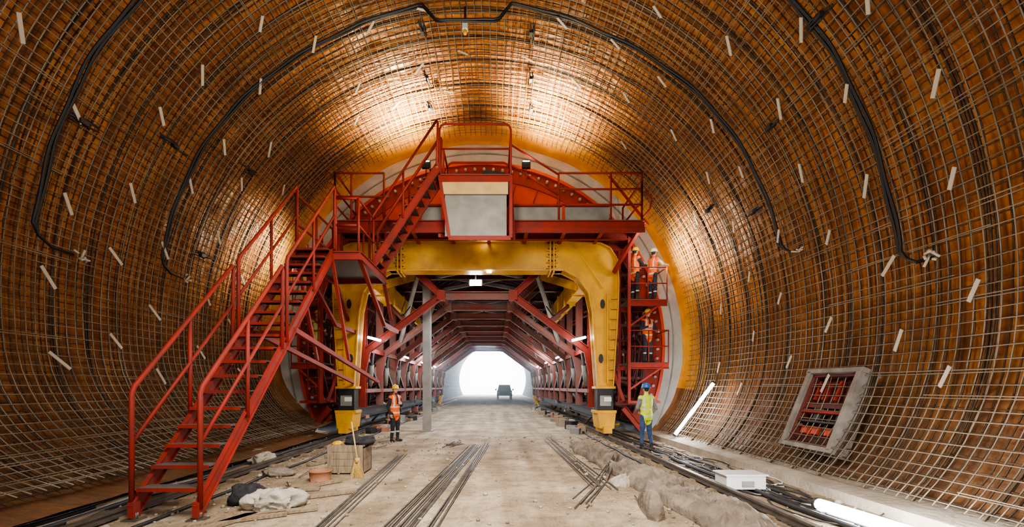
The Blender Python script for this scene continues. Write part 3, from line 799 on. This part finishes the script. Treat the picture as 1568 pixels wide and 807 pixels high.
    mb.ell(hp((0,.088,-.056)),(.024,.007,.007),M_lip,HR,10,7)
    mb.ell(hp((0,-.02,.02)),(.081,.083,.1),M_hair,HR,24,14)
    vs=[];fs=[];n=32
    prof=[(1.22,-.004),(1.2,.004),(1.03,.006),(1.0,.03),(.96,.06),(.84,.09),(.62,.112),(.34,.124),(.02,.128)]
    for i,(r,z) in enumerate(prof):
        for j in range(n):
            a=2*math.pi*j/n; pk=1+.22*max(0,math.sin(a))**3 if i<2 else 1
            r2=r*.94 if i<2 else r
            ridge=.006*math.exp(-((math.cos(a)*r)/.15)**2) if i>3 else 0
            vs.append(hp((math.cos(a)*.104*r2,math.sin(a)*.128*r2*pk,.045+z+ridge)))
    for i in range(len(prof)-1):
        for j in range(n): fs.append((i*n+j,i*n+(j+1)%n,(i+1)*n+(j+1)%n,(i+1)*n+j))
    fs.append(tuple(range(n-1,-1,-1))); fs.append(tuple((len(prof)-1)*n+j for j in range(n)))
    mb.add(vs,fs,helm,True)
    for e in(-1,1): mb.path([hp((e*.085,.0,.05)),hp((e*.075,.03,-.04)),hp((e*.03,.06,-.115)),hp((0,.065,-.12))],.004,M_black,n=5)
    o=mb.build(); f=V((face[0],face[1],0)).normalized(); ang=math.atan2(-f.x,f.y)
    o.location=loc; o.rotation_euler=(0,0,ang); o.scale=(scale,)*3
    return o
worker('construction_worker',(-2.7,14.6,0),(.8,-.6),dict(eL=(-.27,.0,1.14),wL=(-.12,.2,1.20),hL=(.9,.2,.25),nL=(0,-1,0),eR=(.25,-.03,1.12),wR=(.25,.08,.88),kL=(-.1,.02,.49),kR=(.12,.05,.49)),C_orange,C_blk,C_blk,H_y,headturn=-.3)
worker('construction_worker',(4.72,12.75,0),(-.25,1),dict(eL=(-.27,.0,1.13),wL=(-.16,.2,1.0),hL=(.7,.6,.0),eR=(.29,-.02,1.13),wR=(.27,.16,.98),kL=(-.13,.0,.49),aL=(-.16,-.04,.1),kR=(.13,.06,.49),aR=(.16,.0,.1)),C_yellow,C_jean,C_grey,H_b,scale=1.02,headturn=.2)
worker('construction_worker',(5.2,15.35,4.62),(.8,.3),dict(eL=(-.2,.2,1.2),wL=(-.1,.38,1.3),eR=(.24,.16,1.15),wR=(.14,.36,1.2)),C_orange,C_blk,C_blk,H_y,headturn=.1)
worker('construction_worker',(5.82,15.45,4.62),(.8,.35),dict(eL=(-.2,.25,1.3),wL=(-.12,.5,1.35),eR=(.22,.25,1.25),wR=(.16,.5,1.25),lean=(0,.05)),C_orange,C_nav,C_cream,H_w)
worker('construction_worker',(5.62,15.35,2.55),(.35,-.9),dict(eL=(-.28,.05,1.15),wL=(-.2,.28,1.05),eR=(.28,.05,1.15),wR=(.18,.26,1.18)),C_orange,C_nav,C_nav,H_y,headturn=-.3)
worker('construction_worker',(-5.55,15.6,2.55),(.6,-.8),dict(eL=(-.25,.1,1.15),wL=(-.18,.3,1.1)),C_yellow,C_nav,C_nav,H_y)
worker('construction_worker',(-5.6,15.6,4.62),(-.8,.3),dict(eR=(.22,.2,1.25),wR=(.16,.45,1.3)),C_orange,C_blk,C_blk,H_w)

# ------------------------------------------------------------------ dusty air deep in the tunnel
hz=bpy.data.materials.new('dusty_air'); hz.use_nodes=True; hn=hz.node_tree; hn.nodes.clear()
ho=hn.nodes.new('ShaderNodeOutputMaterial'); hv_=hn.nodes.new('ShaderNodeVolumeScatter'); hv_.inputs['Density'].default_value=.014; hv_.inputs['Color'].default_value=(.76,.89,1,1); hv_.inputs['Anisotropy'].default_value=.5
hn.links.new(hv_.outputs[0],ho.inputs['Volume'])
mb=MB('dust_haze'); mb.b2(-6.2,6.2,30,91,.02,9.0,hz); mb.build()

# ------------------------------------------------------------------ lights
def alight(nm,loc,tgt,sx,sy,pw,c=(1,1,1),spread=180):
    l=bpy.data.lights.new(nm,'AREA'); l.shape='RECTANGLE'; l.size=sx; l.size_y=sy; l.energy=pw; l.color=c; l.spread=math.radians(spread)
    o=bpy.data.objects.new(nm,l); COL.objects.link(o); o.location=loc
    o.rotation_euler=(V(tgt)-V(loc)).to_track_quat('-Z','Y').to_euler(); return o
def plight(nm,loc,pw,c=(1,1,1),r=.2):
    l=bpy.data.lights.new(nm,'POINT'); l.energy=pw; l.color=c; l.shadow_soft_size=r
    o=bpy.data.objects.new(nm,l); COL.objects.link(o); o.location=loc; return o
def spot(nm,loc,tgt,pw,ang=110,c=(1,1,1),r=.15,bl=.6):
    l=bpy.data.lights.new(nm,'SPOT'); l.energy=pw; l.color=c; l.spot_size=math.radians(ang); l.spot_blend=bl; l.shadow_soft_size=r
    o=bpy.data.objects.new(nm,l); COL.objects.link(o); o.location=loc
    o.rotation_euler=(V(tgt)-V(loc)).to_track_quat('-Z','Y').to_euler(); return o
WARM=(1,.82,.46)
spot('floodlight_crown_left',(-1.9,14.3,9.15),(-2.4,14.0,10.6),3200,150,WARM,.1,.9)
spot('floodlight_crown_right',(1.8,14.3,9.15),(2.3,14.0,10.6),3200,150,WARM,.1,.9)
spot('floodlight_side_right',(5.7,14.8,5.9),(7.2,14.4,6.2),1000,140,(1,.88,.62),.1,.9)
spot('floodlight_side_left',(-5.7,14.8,5.9),(-7.2,14.4,6.2),800,140,(1,.88,.62),.1,.9)
alight('fill_light_rear',(0,-5,5),(0,12,6.5),6,4,760,(1,.94,.84))  # unseen fill light added behind the camera to brighten the walls
alight('fill_light_floor',(.5,3,6.5),(.3,9,0),3,3,500,(1,.96,.89),100)  # fill light added overhead, out of view, to brighten the floor
plight('vault_fill_light',(0,9.5,6.4),540,(1,.9,.7),.5)  # added fill for the vault, no fixture hangs here
plight('led_tube_glow',(6.2,13.3,1.2),130,(1,.97,.92),.2)
plight('led_tube_glow_near',(5.0,5.4,.45),190,(1,.97,.92),.15)
plight('platform_fill_light',(5.4,14.2,6.3),60,(1,.95,.88),.1)  # fill light added to brighten the workers on the platform
for k,yy in enumerate((17.5,22,28,34,40)):
    alight('traveller_lamp_%d'%k,(-.2,yy,4.8),(-.2,yy,0),1.5,.6,290,(.93,.96,1))
for sg in (-1,1):
    plight('traveller_side_lamp',(GX+sg*3.4,17.6,3.4),85,(1,.97,.93),.12)
    plight('traveller_side_lamp',(GX+sg*3.3,26,3.2),130,(.97,.98,1),.15)
    plight('traveller_side_lamp',(GX+sg*3.3,34,3.2),130,(.97,.98,1),.15)
    plight('traveller_side_lamp',(GX+sg*5.2,21,3.2),80,(1,.97,.93),.15)
alight('daylight_exit',(0,91.5,5),(0,40,3),12,9,7500,(.7,.85,1))
w=bpy.data.worlds.new('World'); scn.world=w; w.use_nodes=True
w.node_tree.nodes['Background'].inputs[0].default_value=(.93,.97,1,1); w.node_tree.nodes['Background'].inputs[1].default_value=12
try:
    scn.view_settings.view_transform='AgX'; scn.view_settings.look='AgX - Medium High Contrast'
except Exception as e: print(e)

# ------------------------------------------------------------------ camera
cd=bpy.data.cameras.new('camera'); cam=bpy.data.objects.new('camera',cd); COL.objects.link(cam)
cam.location=(.5,0,1.75); cam.rotation_euler=(math.radians(90),0,0)
cd.sensor_width=36; cd.sensor_fit='HORIZONTAL'; cd.lens=16.07; cd.shift_x=(784-758)/1568; cd.shift_y=(592-403.5)/1568
cd.clip_end=300
scn.camera=cam
